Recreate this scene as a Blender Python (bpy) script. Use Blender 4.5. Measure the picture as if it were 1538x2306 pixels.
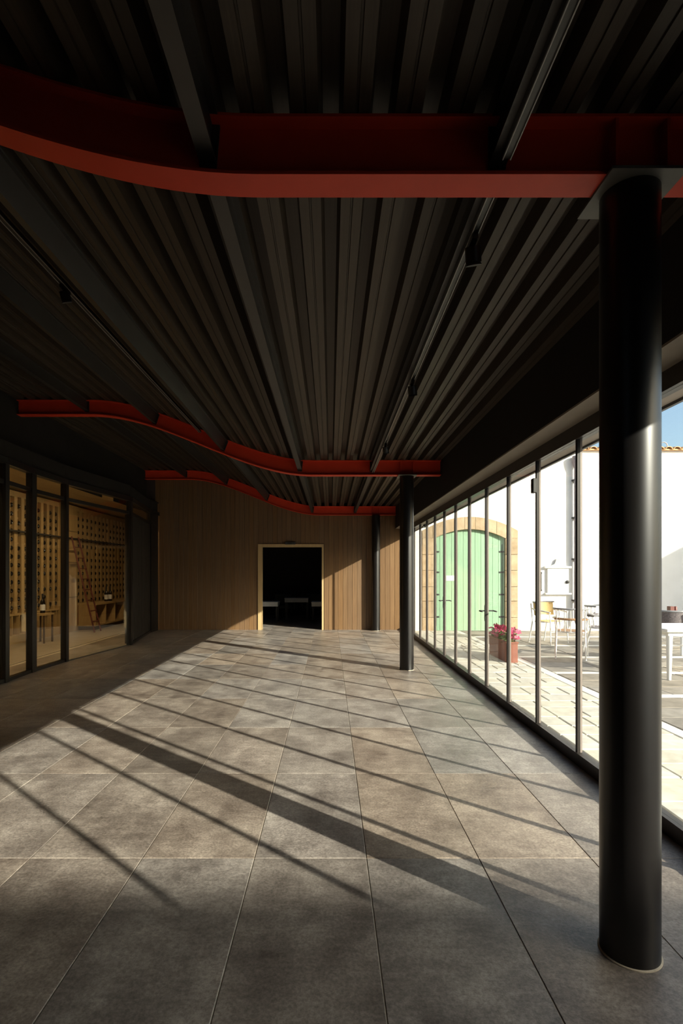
import bpy, bmesh, math, random
from mathutils import Vector, Matrix
random.seed(7)
for o in list(bpy.data.objects): bpy.data.objects.remove(o)
scene = bpy.context.scene
COL = scene.collection
PI = math.pi

# ------------------------------------------------------------------ camera
F, CAMH = 1195.0, 1.534
cam_d = bpy.data.cameras.new('camera'); cam = bpy.data.objects.new('camera', cam_d); COL.objects.link(cam)
cam_d.sensor_fit = 'AUTO'; cam_d.sensor_width = 36; cam_d.lens = F / 2306 * 36
cam_d.shift_x = 25 / 2306; cam_d.shift_y = 137 / 2306
cam_d.clip_start = 0.05; cam_d.clip_end = 300
cam.location = (0, 0, CAMH); cam.rotation_euler = (PI / 2, 0, 0)
scene.camera = cam

# ------------------------------------------------------------------ world, sun, exposure
TAN = 0.519 * 0.7524
AZ = Vector((-0.7524, 0.6588, 0))
EL = math.atan(TAN)
world = bpy.data.worlds.new('world'); scene.world = world; world.use_nodes = True
wn = world.node_tree.nodes; wl = world.node_tree.links; wn.clear()
sky = wn.new('ShaderNodeTexSky'); sky.sky_type = 'NISHITA'; sky.sun_disc = False
sky.sun_elevation = EL; sky.sun_rotation = math.atan2(-AZ.x, -AZ.y)
sky.air_density = 1.0; sky.dust_density = 3.0; sky.ozone_density = 1.0
bg = wn.new('ShaderNodeBackground'); bg.inputs['Strength'].default_value = 0.175
wo = wn.new('ShaderNodeOutputWorld')
wl.new(sky.outputs[0], bg.inputs['Color']); wl.new(bg.outputs[0], wo.inputs['Surface'])
sun_d = bpy.data.lights.new('sun', 'SUN'); sun = bpy.data.objects.new('sun', sun_d); COL.objects.link(sun)
sun_d.energy = 6.8; sun_d.angle = math.radians(0.6); sun_d.color = (1.0, 0.91, 0.79)
sdir = Vector((AZ.x * math.cos(EL), AZ.y * math.cos(EL), -math.sin(EL)))
sun.rotation_euler = sdir.to_track_quat('-Z', 'Y').to_euler(); sun.location = (12, -10, 12)
scene.view_settings.view_transform = 'Standard'; scene.view_settings.look = 'None'
scene.view_settings.gamma = 1; scene.view_settings.use_curve_mapping = False
scene.view_settings.exposure = 1.0

# ------------------------------------------------------------------ materials
def mat(name, col, rough=0.5, metal=0.0, spec=0.5):
    m = bpy.data.materials.new(name); m.use_nodes = True
    b = m.node_tree.nodes['Principled BSDF']
    b.inputs['Base Color'].default_value = (*col, 1); b.inputs['Roughness'].default_value = rough
    b.inputs['Metallic'].default_value = metal; b.inputs['Specular IOR Level'].default_value = spec
    return m, m.node_tree.nodes, m.node_tree.links, b
def noisy(name, c1, c2, scale=(1, 1, 1), nscale=4, detail=6, rough=0.5, bump=0.0, rnd=0.0, metal=0.0, spec=0.5, nrough=0.6, hue=0.0, lo=0.3, hi=0.7, bumpd=0.01):
    """procedural two-tone material; object coordinates, shifted and varied per object"""
    m, n, l, b = mat(name, c1, rough, metal, spec)
    tc = n.new('ShaderNodeTexCoord'); mp = n.new('ShaderNodeMapping'); oi = n.new('ShaderNodeObjectInfo')
    mul = n.new('ShaderNodeVectorMath'); mul.operation = 'SCALE'; mul.inputs[0].default_value = (37, 53, 71)
    l.new(oi.outputs['Random'], mul.inputs['Scale'])
    l.new(mul.outputs[0], mp.inputs['Location']); mp.inputs['Scale'].default_value = scale
    l.new(tc.outputs['Object'], mp.inputs['Vector'])
    ns = n.new('ShaderNodeTexNoise'); ns.inputs['Scale'].default_value = nscale; ns.inputs['Detail'].default_value = detail
    ns.inputs['Roughness'].default_value = nrough
    l.new(mp.outputs[0], ns.inputs['Vector'])
    cr = n.new('ShaderNodeValToRGB'); cr.color_ramp.elements[0].color = (*c1, 1); cr.color_ramp.elements[1].color = (*c2, 1)
    cr.color_ramp.elements[0].position = lo; cr.color_ramp.elements[1].position = hi
    l.new(ns.outputs['Fac'], cr.inputs['Fac'])
    hs = n.new('ShaderNodeHueSaturation')
    mr = n.new('ShaderNodeMapRange'); mr.inputs['To Min'].default_value = 1 - rnd; mr.inputs['To Max'].default_value = 1 + rnd
    l.new(oi.outputs['Random'], mr.inputs['Value']); l.new(mr.outputs[0], hs.inputs['Value'])
    if hue:
        fr = n.new('ShaderNodeMath'); fr.operation = 'MULTIPLY'; fr.inputs[1].default_value = 7.31; l.new(oi.outputs['Random'], fr.inputs[0])
        f2 = n.new('ShaderNodeMath'); f2.operation = 'FRACT'; l.new(fr.outputs[0], f2.inputs[0])
        m2 = n.new('ShaderNodeMapRange'); m2.inputs['To Min'].default_value = 1 - hue; m2.inputs['To Max'].default_value = 1 + hue
        l.new(f2.outputs[0], m2.inputs['Value']); l.new(m2.outputs[0], hs.inputs['Saturation'])
    l.new(cr.outputs['Color'], hs.inputs['Color']); l.new(hs.outputs['Color'], b.inputs['Base Color'])
    if bump:
        bp = n.new('ShaderNodeBump'); bp.inputs['Strength'].default_value = bump; bp.inputs['Distance'].default_value = bumpd
        l.new(ns.outputs['Fac'], bp.inputs['Height']); l.new(bp.outputs[0], b.inputs['Normal'])
    return m
def glass_mat(name, tint, refl=1.0):
    """thin clear pane: transparent with a Fresnel mirror"""
    m = bpy.data.materials.new(name); m.use_nodes = True; n = m.node_tree.nodes; l = m.node_tree.links; n.clear()
    tr = n.new('ShaderNodeBsdfTransparent'); tr.inputs['Color'].default_value = (*tint, 1)
    gl = n.new('ShaderNodeBsdfGlossy'); gl.inputs['Roughness'].default_value = 0.0
    fr = n.new('ShaderNodeFresnel'); gm = n.new('ShaderNodeNewGeometry'); mi = n.new('ShaderNodeMapRange'); mi.inputs['To Min'].default_value = 1.5; mi.inputs['To Max'].default_value = 1 / 1.5
    l.new(gm.outputs['Backfacing'], mi.inputs['Value']); l.new(mi.outputs[0], fr.inputs['IOR'])
    mx = n.new('ShaderNodeMixShader'); out = n.new('ShaderNodeOutputMaterial')
    l.new(fr.outputs[0], mx.inputs['Fac']); l.new(tr.outputs[0], mx.inputs[1]); l.new(gl.outputs[0], mx.inputs[2]); l.new(mx.outputs[0], out.inputs['Surface'])
    return m
def emit_mat(name, col, s):
    m, n, l, b = mat(name, col); b.inputs['Emission Color'].default_value = (*col, 1); b.inputs['Emission Strength'].default_value = s
    return m

M = {}
def tile_material():
    m, n, l, b = mat('stone_tile', (0.2, 0.18, 0.16), 0.5)
    tc = n.new('ShaderNodeTexCoord'); oi = n.new('ShaderNodeObjectInfo')
    mul = n.new('ShaderNodeVectorMath'); mul.operation = 'SCALE'; mul.inputs[0].default_value = (37, 53, 71); l.new(oi.outputs['Random'], mul.inputs['Scale'])
    def noise(sc, ns, det, rg):
        mp = n.new('ShaderNodeMapping'); mp.inputs['Scale'].default_value = sc
        l.new(tc.outputs['Object'], mp.inputs['Vector']); l.new(mul.outputs[0], mp.inputs['Location'])
        t = n.new('ShaderNodeTexNoise'); t.inputs['Scale'].default_value = ns; t.inputs['Detail'].default_value = det; t.inputs['Roughness'].default_value = rg
        l.new(mp.outputs[0], t.inputs['Vector']); return t
    cloud = noise((1, 0.7, 1), 3.4, 8, 0.68); grain = noise((1, 1, 1), 70, 5, 0.75); streak = noise((2.2, 6.5, 1), 3.0, 7, 0.7)
    cr = n.new('ShaderNodeValToRGB'); e = cr.color_ramp.elements
    e[0].position = 0.34; e[0].color = (0.118, 0.090, 0.073, 1); e[1].position = 0.66; e[1].color = (0.410, 0.346, 0.285, 1)
    k = e.new(0.5); k.color = (0.248, 0.202, 0.165, 1)
    a1 = n.new('ShaderNodeMath'); a1.operation = 'MULTIPLY_ADD'; a1.inputs[1].default_value = 0.30
    l.new(streak.outputs['Fac'], a1.inputs[0])
    sc = n.new('ShaderNodeMath'); sc.operation = 'MULTIPLY'; sc.inputs[1].default_value = 0.70; l.new(cloud.outputs['Fac'], sc.inputs[0]); l.new(sc.outputs[0], a1.inputs[2])
    l.new(a1.outputs[0], cr.inputs['Fac'])
    gr = n.new('ShaderNodeValToRGB'); gr.color_ramp.elements[0].position = 0.36; gr.color_ramp.elements[0].color = (0.50, 0.48, 0.46, 1)
    gr.color_ramp.elements[1].position = 0.66; gr.color_ramp.elements[1].color = (1.34, 1.32, 1.28, 1); l.new(grain.outputs['Fac'], gr.inputs['Fac'])
    mx = n.new('ShaderNodeMix'); mx.data_type = 'RGBA'; mx.blend_type = 'MULTIPLY'; mx.inputs['Factor'].default_value = 0.75
    l.new(cr.outputs[0], mx.inputs['A']); l.new(gr.outputs[0], mx.inputs['B'])
    hs = n.new('ShaderNodeHueSaturation')
    mr = n.new('ShaderNodeMapRange'); mr.inputs['To Min'].default_value = 0.82; mr.inputs['To Max'].default_value = 1.16
    l.new(oi.outputs['Random'], mr.inputs['Value']); l.new(mr.outputs[0], hs.inputs['Value'])
    fr = n.new('ShaderNodeMath'); fr.operation = 'MULTIPLY'; fr.inputs[1].default_value = 7.31; l.new(oi.outputs['Random'], fr.inputs[0])
    f2 = n.new('ShaderNodeMath'); f2.operation = 'FRACT'; l.new(fr.outputs[0], f2.inputs[0])
    m2 = n.new('ShaderNodeMapRange'); m2.inputs['To Min'].default_value = 0.5; m2.inputs['To Max'].default_value = 1.02
    l.new(f2.outputs[0], m2.inputs['Value']); l.new(m2.outputs[0], hs.inputs['Saturation'])
    l.new(mx.outputs['Result'], hs.inputs['Color']); l.new(hs.outputs[0], b.inputs['Base Color'])
    rr = n.new('ShaderNodeMapRange'); rr.inputs['To Min'].default_value = 0.26; rr.inputs['To Max'].default_value = 0.50
    l.new(cloud.outputs['Fac'], rr.inputs['Value']); l.new(rr.outputs[0], b.inputs['Roughness'])
    bp = n.new('ShaderNodeBump'); bp.inputs['Strength'].default_value = 0.35; bp.inputs['Distance'].default_value = 0.0025
    ad = n.new('ShaderNodeMath'); ad.operation = 'ADD'; l.new(grain.outputs['Fac'], ad.inputs[0]); l.new(streak.outputs['Fac'], ad.inputs[1])
    l.new(ad.outputs[0], bp.inputs['Height']); l.new(bp.outputs[0], b.inputs['Normal'])
    return m
M['tile'] = tile_material()
M['grout'] = noisy('pale_grout', (0.42, 0.36, 0.27), (0.55, 0.48, 0.37), nscale=30, rough=0.85)
M['plank'] = noisy('oak_plank', (0.108, 0.058, 0.026), (0.160, 0.094, 0.044), (16, 16, 0.55), 3.0, 8, 0.42, 0.12, 0.09, hue=0.06, bumpd=0.002)
M['frame_wood'] = noisy('pale_oak_frame', (0.36, 0.25, 0.12), (0.46, 0.33, 0.17), (14, 14, 0.7), 3, 6, 0.45, rnd=0.04)
M['rack_wood'] = noisy('honey_pine', (0.40, 0.27, 0.12), (0.52, 0.36, 0.17), (10, 10, 0.6), 4, 6, 0.5, rnd=0.07)
M['red'] = noisy('red_paint', (0.49, 0.034, 0.011), (0.56, 0.043, 0.015), nscale=6, rough=0.5, rnd=0.0, spec=0.3)
M['black_paint'] = noisy('black_brown_paint', (0.0045, 0.0035, 0.0032), (0.006, 0.0046, 0.0042), nscale=5, rough=0.36, spec=0.5)
M['joist'] = noisy('dark_joist_paint', (0.017, 0.014, 0.012), (0.022, 0.018, 0.015), nscale=5, rough=0.45)
M['deck'] = noisy('grey_brown_deck_sheet', (0.029, 0.0200, 0.0125), (0.044, 0.031, 0.0200), (40, 0.6, 40), 3, 4, 0.5, rnd=0.12, spec=0.3)
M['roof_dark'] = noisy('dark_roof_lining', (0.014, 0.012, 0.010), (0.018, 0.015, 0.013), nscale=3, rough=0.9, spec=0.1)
M['bulkhead'] = noisy('dark_bulkhead_board', (0.010, 0.008, 0.006), (0.013, 0.010, 0.008), nscale=2, rough=0.8, spec=0.2)
M['screen'] = noisy('dark_brown_fluted_felt', (0.016, 0.012, 0.008), (0.022, 0.016, 0.011), nscale=6, rough=0.8, spec=0.2)
M['soffit'] = noisy('taupe_soffit_board', (0.15, 0.12, 0.09), (0.18, 0.145, 0.11), nscale=2, rough=0.7)
M['mullion'] = noisy('bronze_black_aluminium', (0.014, 0.010, 0.008), (0.019, 0.014, 0.011), nscale=8, rough=0.42)
M['cap'] = noisy('grey_bronze_cap', (0.20, 0.165, 0.145), (0.25, 0.21, 0.185), nscale=8, rough=0.4)
M['glass'] = glass_mat('clear_glass', (0.93, 0.96, 0.94))
M['inner_glass'] = glass_mat('inner_glass', (0.86, 0.87, 0.83))
M['steel'] = noisy('brushed_steel', (0.45, 0.44, 0.42), (0.6, 0.58, 0.56), nscale=30, rough=0.3, metal=0.9)
M['cap_plate'] = noisy('grey_primed_plate', (0.06, 0.055, 0.045), (0.08, 0.072, 0.06), nscale=10, rough=0.5)
M['track_lip'] = noisy('pale_track_lip', (0.22, 0.20, 0.18), (0.28, 0.26, 0.24), nscale=20, rough=0.35)
M['eave'] = noisy('pale_taupe_eave', (0.27, 0.22, 0.19), (0.32, 0.265, 0.23), nscale=3, rough=0.7)
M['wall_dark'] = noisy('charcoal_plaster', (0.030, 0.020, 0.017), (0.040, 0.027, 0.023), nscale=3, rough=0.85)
M['white_wall'] = noisy('whitewashed_render', (0.80, 0.79, 0.76), (0.88, 0.87, 0.84), nscale=2.5, rough=0.9, bump=0.2, bumpd=0.01)
M['sandstone'] = noisy('ochre_sandstone', (0.34, 0.245, 0.145), (0.50, 0.39, 0.26), nscale=5, rough=0.9, rnd=0.12, bump=0.3)
M['green'] = noisy('green_painted_wood', (0.25, 0.42, 0.27), (0.31, 0.49, 0.33), (12, 12, 0.7), 3, 5, 0.55, rnd=0.05)
M['iron'] = noisy('black_iron', (0.02, 0.02, 0.02), (0.035, 0.032, 0.03), nscale=20, rough=0.6)
M['paving_cream'] = noisy('cream_cobble', (0.46, 0.43, 0.36), (0.66, 0.63, 0.55), nscale=7, detail=8, rough=0.8, rnd=0.08, bump=0.3, hue=0.2)
M['paving'] = noisy('worn_grey_slab', (0.19, 0.165, 0.135), (0.36, 0.32, 0.27), nscale=5, detail=8, rough=0.8, rnd=0.2, bump=0.3, hue=0.3)
M['paving_base'] = noisy('sandy_bedding', (0.40, 0.35, 0.28), (0.50, 0.45, 0.37), nscale=8, rough=0.95)
M['paving_strip'] = noisy('pale_limestone_strip', (0.66, 0.63, 0.56), (0.78, 0.75, 0.68), nscale=6, rough=0.8, rnd=0.05)
M['terracotta'] = noisy('terracotta', (0.20, 0.065, 0.04), (0.27, 0.095, 0.06), nscale=6, rough=0.8, rnd=0.05)
M['roof_tile'] = noisy('orange_clay_tile', (0.50, 0.27, 0.12), (0.68, 0.42, 0.22), nscale=9, rough=0.85, rnd=0.2)
M['leaf'] = noisy('planter_leaf', (0.10, 0.16, 0.04), (0.20, 0.25, 0.08), nscale=8, rough=0.6)
M['pink'] = noisy('magenta_petal', (0.45, 0.03, 0.10), (0.58, 0.07, 0.17), nscale=9, rough=0.6)
M['alu'] = noisy('aluminium_tube', (0.70, 0.69, 0.67), (0.80, 0.79, 0.77), nscale=20, rough=0.35, metal=0.4)
M['rail_grey'] = noisy('grey_tube', (0.20, 0.20, 0.21), (0.28, 0.28, 0.29), nscale=20, rough=0.4)
M['wicker_yellow'] = noisy('straw_wicker', (0.48, 0.34, 0.14), (0.66, 0.50, 0.25), (30, 30, 30), 3, 2, 0.7)
M['wicker_brown'] = noisy('brown_wicker', (0.25, 0.14, 0.07), (0.38, 0.22, 0.12), (30, 30, 30), 3, 2, 0.7)
M['wicker_grey'] = noisy('dark_grey_wicker', (0.06, 0.05, 0.06), (0.22, 0.19, 0.19), (30, 30, 30), 3, 2, 0.7)
M['white_plastic'] = noisy('white_table_plastic', (0.74, 0.74, 0.72), (0.82, 0.82, 0.80), nscale=6, rough=0.4)
M['pipe_grey'] = noisy('mauve_grey_pipe', (0.19, 0.165, 0.18), (0.25, 0.22, 0.235), nscale=4, rough=0.6)
M['bottle'] = noisy('dark_bottle_glass', (0.012, 0.010, 0.008), (0.02, 0.016, 0.012), nscale=5, rough=0.12)
M['bottle_label'] = noisy('white_bottle_label', (0.72, 0.72, 0.72), (0.8, 0.8, 0.8), nscale=5, rough=0.7)
M['rack_back'] = noisy('brown_rack_back', (0.07, 0.042, 0.02), (0.10, 0.06, 0.03), nscale=5, rough=0.7)
M['red_brown'] = noisy('red_brown_lacquer', (0.10, 0.022, 0.014), (0.14, 0.03, 0.02), nscale=5, rough=0.5)
M['room_floor'] = noisy('pale_cellar_floor', (0.34, 0.29, 0.23), (0.42, 0.36, 0.29), nscale=4, rough=0.4)
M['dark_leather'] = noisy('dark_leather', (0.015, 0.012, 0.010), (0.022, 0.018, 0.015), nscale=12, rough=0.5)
M['grey_top'] = noisy('grey_table_top', (0.36, 0.36, 0.36), (0.44, 0.44, 0.44), nscale=5, rough=0.4)
M['lamp'] = emit_mat('warm_lamp_diffuser', (1.0, 0.70, 0.38), 50.0)

# ------------------------------------------------------------------ mesh helpers
class MB:
    def __init__(s): s.v = []; s.f = []
    def add(s, vs, fs):
        k = len(s.v); s.v += [tuple(v) for v in vs]; s.f += [tuple(i + k for i in f) for f in fs]; return s
    def box(s, lo, hi):
        x0, y0, z0 = lo; x1, y1, z1 = hi
        return s.add([(x0,y0,z0),(x1,y0,z0),(x1,y1,z0),(x0,y1,z0),(x0,y0,z1),(x1,y0,z1),(x1,y1,z1),(x0,y1,z1)],
                     [(0,3,2,1),(4,5,6,7),(0,1,5,4),(1,2,6,5),(2,3,7,6),(3,0,4,7)])
    def prism_y(s, prof, y0, y1, caps=True):
        """profile in x,z extruded along y"""
        n = len(prof); vs = [(x, y0, z) for x, z in prof] + [(x, y1, z) for x, z in prof]
        fs = [(i, (i + 1) % n, n + (i + 1) % n, n + i) for i in range(n)]
        if caps: fs += [tuple(range(n - 1, -1, -1)), tuple(range(n, 2 * n))]
        return s.add(vs, fs)
    def tube(s, pts, r, n=8, caps=True):
        pts = [Vector(p) for p in pts]; rs = r if isinstance(r, (list, tuple)) else [r] * len(pts)
        up = Vector((0, 0, 1)); vs = []; fs = []
        for i, p in enumerate(pts):
            d = (pts[min(i + 1, len(pts) - 1)] - pts[max(i - 1, 0)]).normalized()
            a = d.cross(up)
            if a.length < 1e-3: a = d.cross(Vector((1, 0, 0)))
            a.normalize(); b = d.cross(a)
            for k in range(n):
                t = 2 * PI * k / n; vs.append(p + a * math.cos(t) * rs[i] + b * math.sin(t) * rs[i])
        for i in range(len(pts) - 1):
            for k in range(n): fs.append((i*n+k, i*n+(k+1)%n, (i+1)*n+(k+1)%n, (i+1)*n+k))
        if caps: fs += [tuple(range(n - 1, -1, -1)), tuple(range((len(pts)-1)*n, len(pts)*n))]
        return s.add(vs, fs)
    def lathe(s, prof, n=12, c=(0, 0, 0), axis='z'):
        vs = []; fs = []
        for r, h in prof:
            for k in range(n):
                t = 2 * PI * k / n; x, y = r * math.cos(t), r * math.sin(t)
                if axis == 'z': p = (c[0] + x, c[1] + y, c[2] + h)
                elif axis == 'x': p = (c[0] + h, c[1] + x, c[2] + y)
                else: p = (c[0] + x, c[1] + h, c[2] - y)
                vs.append(p)
        m = len(prof)
        for i in range(m - 1):
            for k in range(n): fs.append((i*n+k, i*n+(k+1)%n, (i+1)*n+(k+1)%n, (i+1)*n+k))
        fs += [tuple(range(n - 1, -1, -1)), tuple(range((m-1)*n, m*n))]
        return s.add(vs, fs)
    def mesh(s, name, m, smooth=False, bevel=0):
        me = bpy.data.meshes.new(name); me.from_pydata(s.v, [], s.f)
        bm = bmesh.new(); bm.from_mesh(me)
        if bevel: bmesh.ops.bevel(bm, geom=bm.edges[:], offset=bevel, segments=1, affect='EDGES')
        bmesh.ops.recalc_face_normals(bm, faces=bm.faces[:]); bm.to_mesh(me); bm.free()
        me.materials.append(M[m] if isinstance(m, str) else m)
        if smooth:
            for p in me.polygons: p.use_smooth = True
            try: me.set_sharp_from_angle(angle=math.radians(40))
            except Exception: pass
        return me
    def build(s, name, m, parent=None, smooth=False, bevel=0):
        return link(name, s.mesh(name, m, smooth, bevel), parent)
def link(name, me, parent=None, loc=None):
    o = bpy.data.objects.new(name, me); COL.objects.link(o)
    if parent: o.parent = parent
    if loc is not None: o.location = loc
    return o
def bx(name, lo, hi, m, parent=None, bevel=0):
    return MB().box(lo, hi).build(name, m, parent, bevel=bevel)
def tag(o, label, cat, group=None):
    o['label'] = label; o['category'] = cat
    if group: o['group'] = group
    return o
def thing(name, label, cat, loc=(0, 0, 0), group=None, rz=0):
    o = bpy.data.objects.new(name, None); COL.objects.link(o); o.location = loc; o.rotation_euler.z = rz; o.empty_display_size = 0.1
    return tag(o, label, cat, group)
def struct(o, label=None):
    o['kind'] = 'structure'
    if label: o['label'] = label
    return o
def sempty(name, label=None, loc=(0, 0, 0)):
    o = bpy.data.objects.new(name, None); COL.objects.link(o); o.location = loc; return struct(o, label)
def part(name, parent, mb, m, **k):
    """world-space mesh builder -> child of a thing whose empty sits at parent.location (no rotation)"""
    L = parent.location; mb.v = [(v[0]-L.x, v[1]-L.y, v[2]-L.z) for v in mb.v]
    return mb.build(name, m, parent, **k)

# ------------------------------------------------------------------ main dimensions
XG = 1.99           # inner face of the glass facade
YB = 14.30          # wood end wall
BEAMS = [2.115, 8.43, 14.20]
COLX = 1.212
BH = 0.235          # beam depth
def zc(x):          # underside of the red beams
    t = min(1, max(0, (-0.28 - x) / 3.5))
    return 3.075 + 0.955 * (3 * t * t - 2 * t ** 3)
def slope(x): return (zc(x + 0.01) - zc(x - 0.01)) / 0.02
Y0R, Y1R = -4.0, 14.45
XL = -5.0

# ------------------------------------------------------------------ floor
fl = struct(bx('floor', (-7.4, -4.4, -0.12), (2.05, 19.4, -0.004), 'grout'), 'large grey brown stone floor tiles with pale joints across the hall')
TX, TY = 0.603, 1.206
def tile_mesh(w, d):
    b = MB(); e = 0.0022
    b.add([(0,0,-.02),(w,0,-.02),(w,d,-.02),(0,d,-.02),(0,0,-.002),(w,0,-.002),(w,d,-.002),(0,d,-.002),(e,e,0),(w-e,e,0),(w-e,d-e,0),(e,d-e,0)],
          [(0,3,2,1),(0,1,5,4),(1,2,6,5),(2,3,7,6),(3,0,4,7),(4,5,9,8),(5,6,10,9),(6,7,11,10),(7,4,8,11),(8,9,10,11)])
    return b.mesh('tile', 'tile')
tmesh = tile_mesh(TX - 0.004, TY - 0.004)
x_last = 0.194 + TX * 2          # joints at 0.194 + k * TX
for i in range(-9, 3):
    xa = 0.194 + i * TX
    if xa + TX > 2.04: w = 2.04 - xa; tm = tile_mesh(w, TY - 0.006)
    else: tm = tmesh
    for j in range(-4, 14):
        ya = 2.855 + j * TY
        if j > 9 and not (-3.2 < xa < 0.2): continue     # beyond the end wall only the doorway shows floor
        if ya < -2.5: continue
        o = link('tile', tm, fl, (xa + 0.002, ya + 0.002, random.uniform(-0.0008, 0.0)))

# ------------------------------------------------------------------ roof and ceiling
def curve_pts(x0, x1, n): return [x0 + (x1 - x0) * i / n for i in range(n + 1)]
xs = curve_pts(-7.6, 2.30, 60)
prof = [(x, zc(x) + BH + 0.13) for x in xs] + [(x, zc(x) + BH + 0.40) for x in reversed(xs)]
ceil_o = struct(MB().prism_y(prof, -4.4, 19.4).build('ceiling', 'roof_dark'), 'dark wavy roof lined with ribbed metal decking')
P = 0.2
prof0 = [(0.0, 0.004), (0.046, 0.004), (0.049, 0.012), (0.056, 0.012), (0.059, 0.004), (0.104, 0.004), (0.120, 0.095), (0.184, 0.095), (0.2, 0.004)]
bays = [(-4.0, BEAMS[0] - 0.05), (BEAMS[0] - 0.05, BEAMS[1] - 0.05), (BEAMS[1] - 0.05, 14.29)]
for (ya, yb) in bays:
    k = 0
    x = -5.15
    while x < 1.76:
        b = MB(); pts = []
        s = slope(x + 0.1); 
        for (u, v) in prof0:
            xx = x + u; pts.append((xx - s * v * 0.8, zc(xx) + BH + v))
        n = len(pts); vs = [(px, ya, pz) for px, pz in pts] + [(px, yb, pz) for px, pz in pts]
        b.add(vs, [(i, i + 1, n + i + 1, n + i) for i in range(n - 1)])
        me = bpy.data.meshes.new('deck_rib'); me.from_pydata(b.v, [], b.f); me.materials.append(M['deck'])
        link('deck_rib', me, ceil_o)
        x += P

# ------------------------------------------------------------------ red curved beams
def curved_beam(yc, label, x0, x1, halfw=0.064):
    t = thing('curved_beam', label, 'beam', (0, yc, 0), 'red S-curved roof beams')
    n = 70; X = curve_pts(x0, x1, n)
    def sweep(name, y0, y1, za, zb):
        b = MB(); vs = []
        for x in X:
            s = slope(x); L = math.sqrt(1 + s * s)
            for (yy, zz) in ((y0, za), (y1, za), (y1, zb), (y0, zb)):
                vs.append((x - s / L * zz * 0, yy, zc(x) + zz * L ** 0.5))
        fs = []
        for i in range(n):
            a = i * 4; c = a + 4
            for q in range(4): fs.append((a + q, a + (q + 1) % 4, c + (q + 1) % 4, c + q))
        fs += [(0, 1, 2, 3), (n*4+3, n*4+2, n*4+1, n*4)]
        b.add(vs, fs); return b.build(name, 'red', t, smooth=True)
    sweep('bottom_flange', -halfw, halfw, 0.0, 0.012)
    sweep('web', -0.005, 0.005, 0.012, BH - 0.012)
    sweep('top_flange', -halfw, halfw, BH - 0.012, BH)
    for xq in (COLX - 0.10, COLX + 0.10):
        bx('stiffener', (xq - 0.006, -halfw + 0.004, zc(xq) + 0.012), (xq + 0.006, -0.006, zc(xq) + BH - 0.012), 'red', t)
    return t
curved_beam(BEAMS[0], 'wide red curved steel beam overhead, nearest, above the thick black column', -5.0, 1.745)
curved_beam(BEAMS[1], 'red curved steel beam halfway down the hall, above the slender free-standing column', -5.0, 1.745)
curved_beam(BEAMS[2], 'farthest red curved steel beam capping the wooden end wall', -4.95, 1.745)

# ------------------------------------------------------------------ columns
def column(yc, label, zt, plate=True):
    t = thing('steel_column', label, 'column', (COLX, yc, 0), 'round black steel columns')
    R = 0.1105
    MB().lathe([(R, 0.0), (R, zt - 0.012)], 64).build('shaft', 'black_paint', t, smooth=True)
    MB().lathe([(R + 0.006, 0.0), (R + 0.006, 0.004), (R + 0.001, 0.006)], 64).build('base_seal', 'grout', t, smooth=True)
    if plate:
        bx('cap_plate', (-0.145, -0.145, zt - 0.012), (0.145, 0.145, zt - 0.0005), 'cap_plate', t)
    return t
column(2.15, 'thick round black steel column in the right foreground', 3.075)
column(8.43, 'slender round black steel column standing halfway along the glass wall', 3.075)
column(14.12, 'round black steel column standing against the wooden end wall', 3.075, False)

# ------------------------------------------------------------------ ceiling joists
JX = [0.66, -0.47, -1.65, -2.74, -3.86]
JN = {0.66: 'beside the track lights', -0.47: 'over the doorway axis', -1.65: 'on the foot of the roof slope', -2.74: 'on the upper roof slope', -3.86: 'above the wine room glass'}
JB = ['before the front beam', 'front to middle beam', 'middle to rear beam']
for q, (ya, yb) in enumerate([(-4.0, BEAMS[0] - 0.008), (BEAMS[0] + 0.008, BEAMS[1] - 0.008), (BEAMS[1] + 0.008, BEAMS[2] - 0.008)]):
    for jx in JX:
        a = -math.atan(slope(jx))
        t = thing('ceiling_joist', 'dark roof joist %s, %s' % (JN[jx], JB[q]), 'joist', (jx, (ya + yb) / 2, zc(jx) + BH), 'dark roof joists')
        t.rotation_euler.y = a
        L = (yb - ya) / 2; H = 0.165; W = 0.034
        bx('bottom_flange', (-W, -L, -H), (W, L, -H + 0.009), 'joist', t)
        bx('web', (-0.004, -L, -H + 0.009), (0.004, L, -0.009), 'joist', t)
        bx('top_flange', (-W, -L, -0.009), (W, L, 0.0), 'joist', t)
        if q < 2 or True: bx('end_cleat', (-W, L - 0.01, -H - 0.012), (W, L, 0.0), 'joist', t)

# ------------------------------------------------------------------ track rails and spotlights
def track(x, ya, yb, z, label, spots, lab2):
    t = thing('track_rail', label, 'track light', (x, ya, z), 'ceiling light tracks')
    L = yb - ya
    bx('channel', (-0.018, 0, 0.006), (0.018, L, 0.034), 'black_paint', t)
    for s in (-1, 1): bx('lip', (s * 0.0145 - 0.002, 0, 0.0), (s * 0.0145 + 0.002, L, 0.006), 'track_lip', t)
    for y, w in spots:
        s = thing('spotlight', lab2 % w, 'spotlight', (x, y, z), 'black track spotlights')
        bx('adapter', (-0.014, -0.06, -0.022), (0.014, 0.06, 0.0), 'black_paint', s)
        MB().tube([(0, 0, -0.022), (0, 0, -0.045)], 0.012, 10).build('stem', 'black_paint', s, smooth=True)
        h = MB().tube([(0.0, -0.016, -0.036), (0.01, 0.008, -0.098)], [0.037, 0.037], 20).build('lamp_head', 'black_paint', s, smooth=True)
        MB().tube([(0.0102, 0.0085, -0.0995), (0.0115, 0.012, -0.108)], [0.033, 0.038], 20).build('bezel', 'iron', h, smooth=True)
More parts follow.
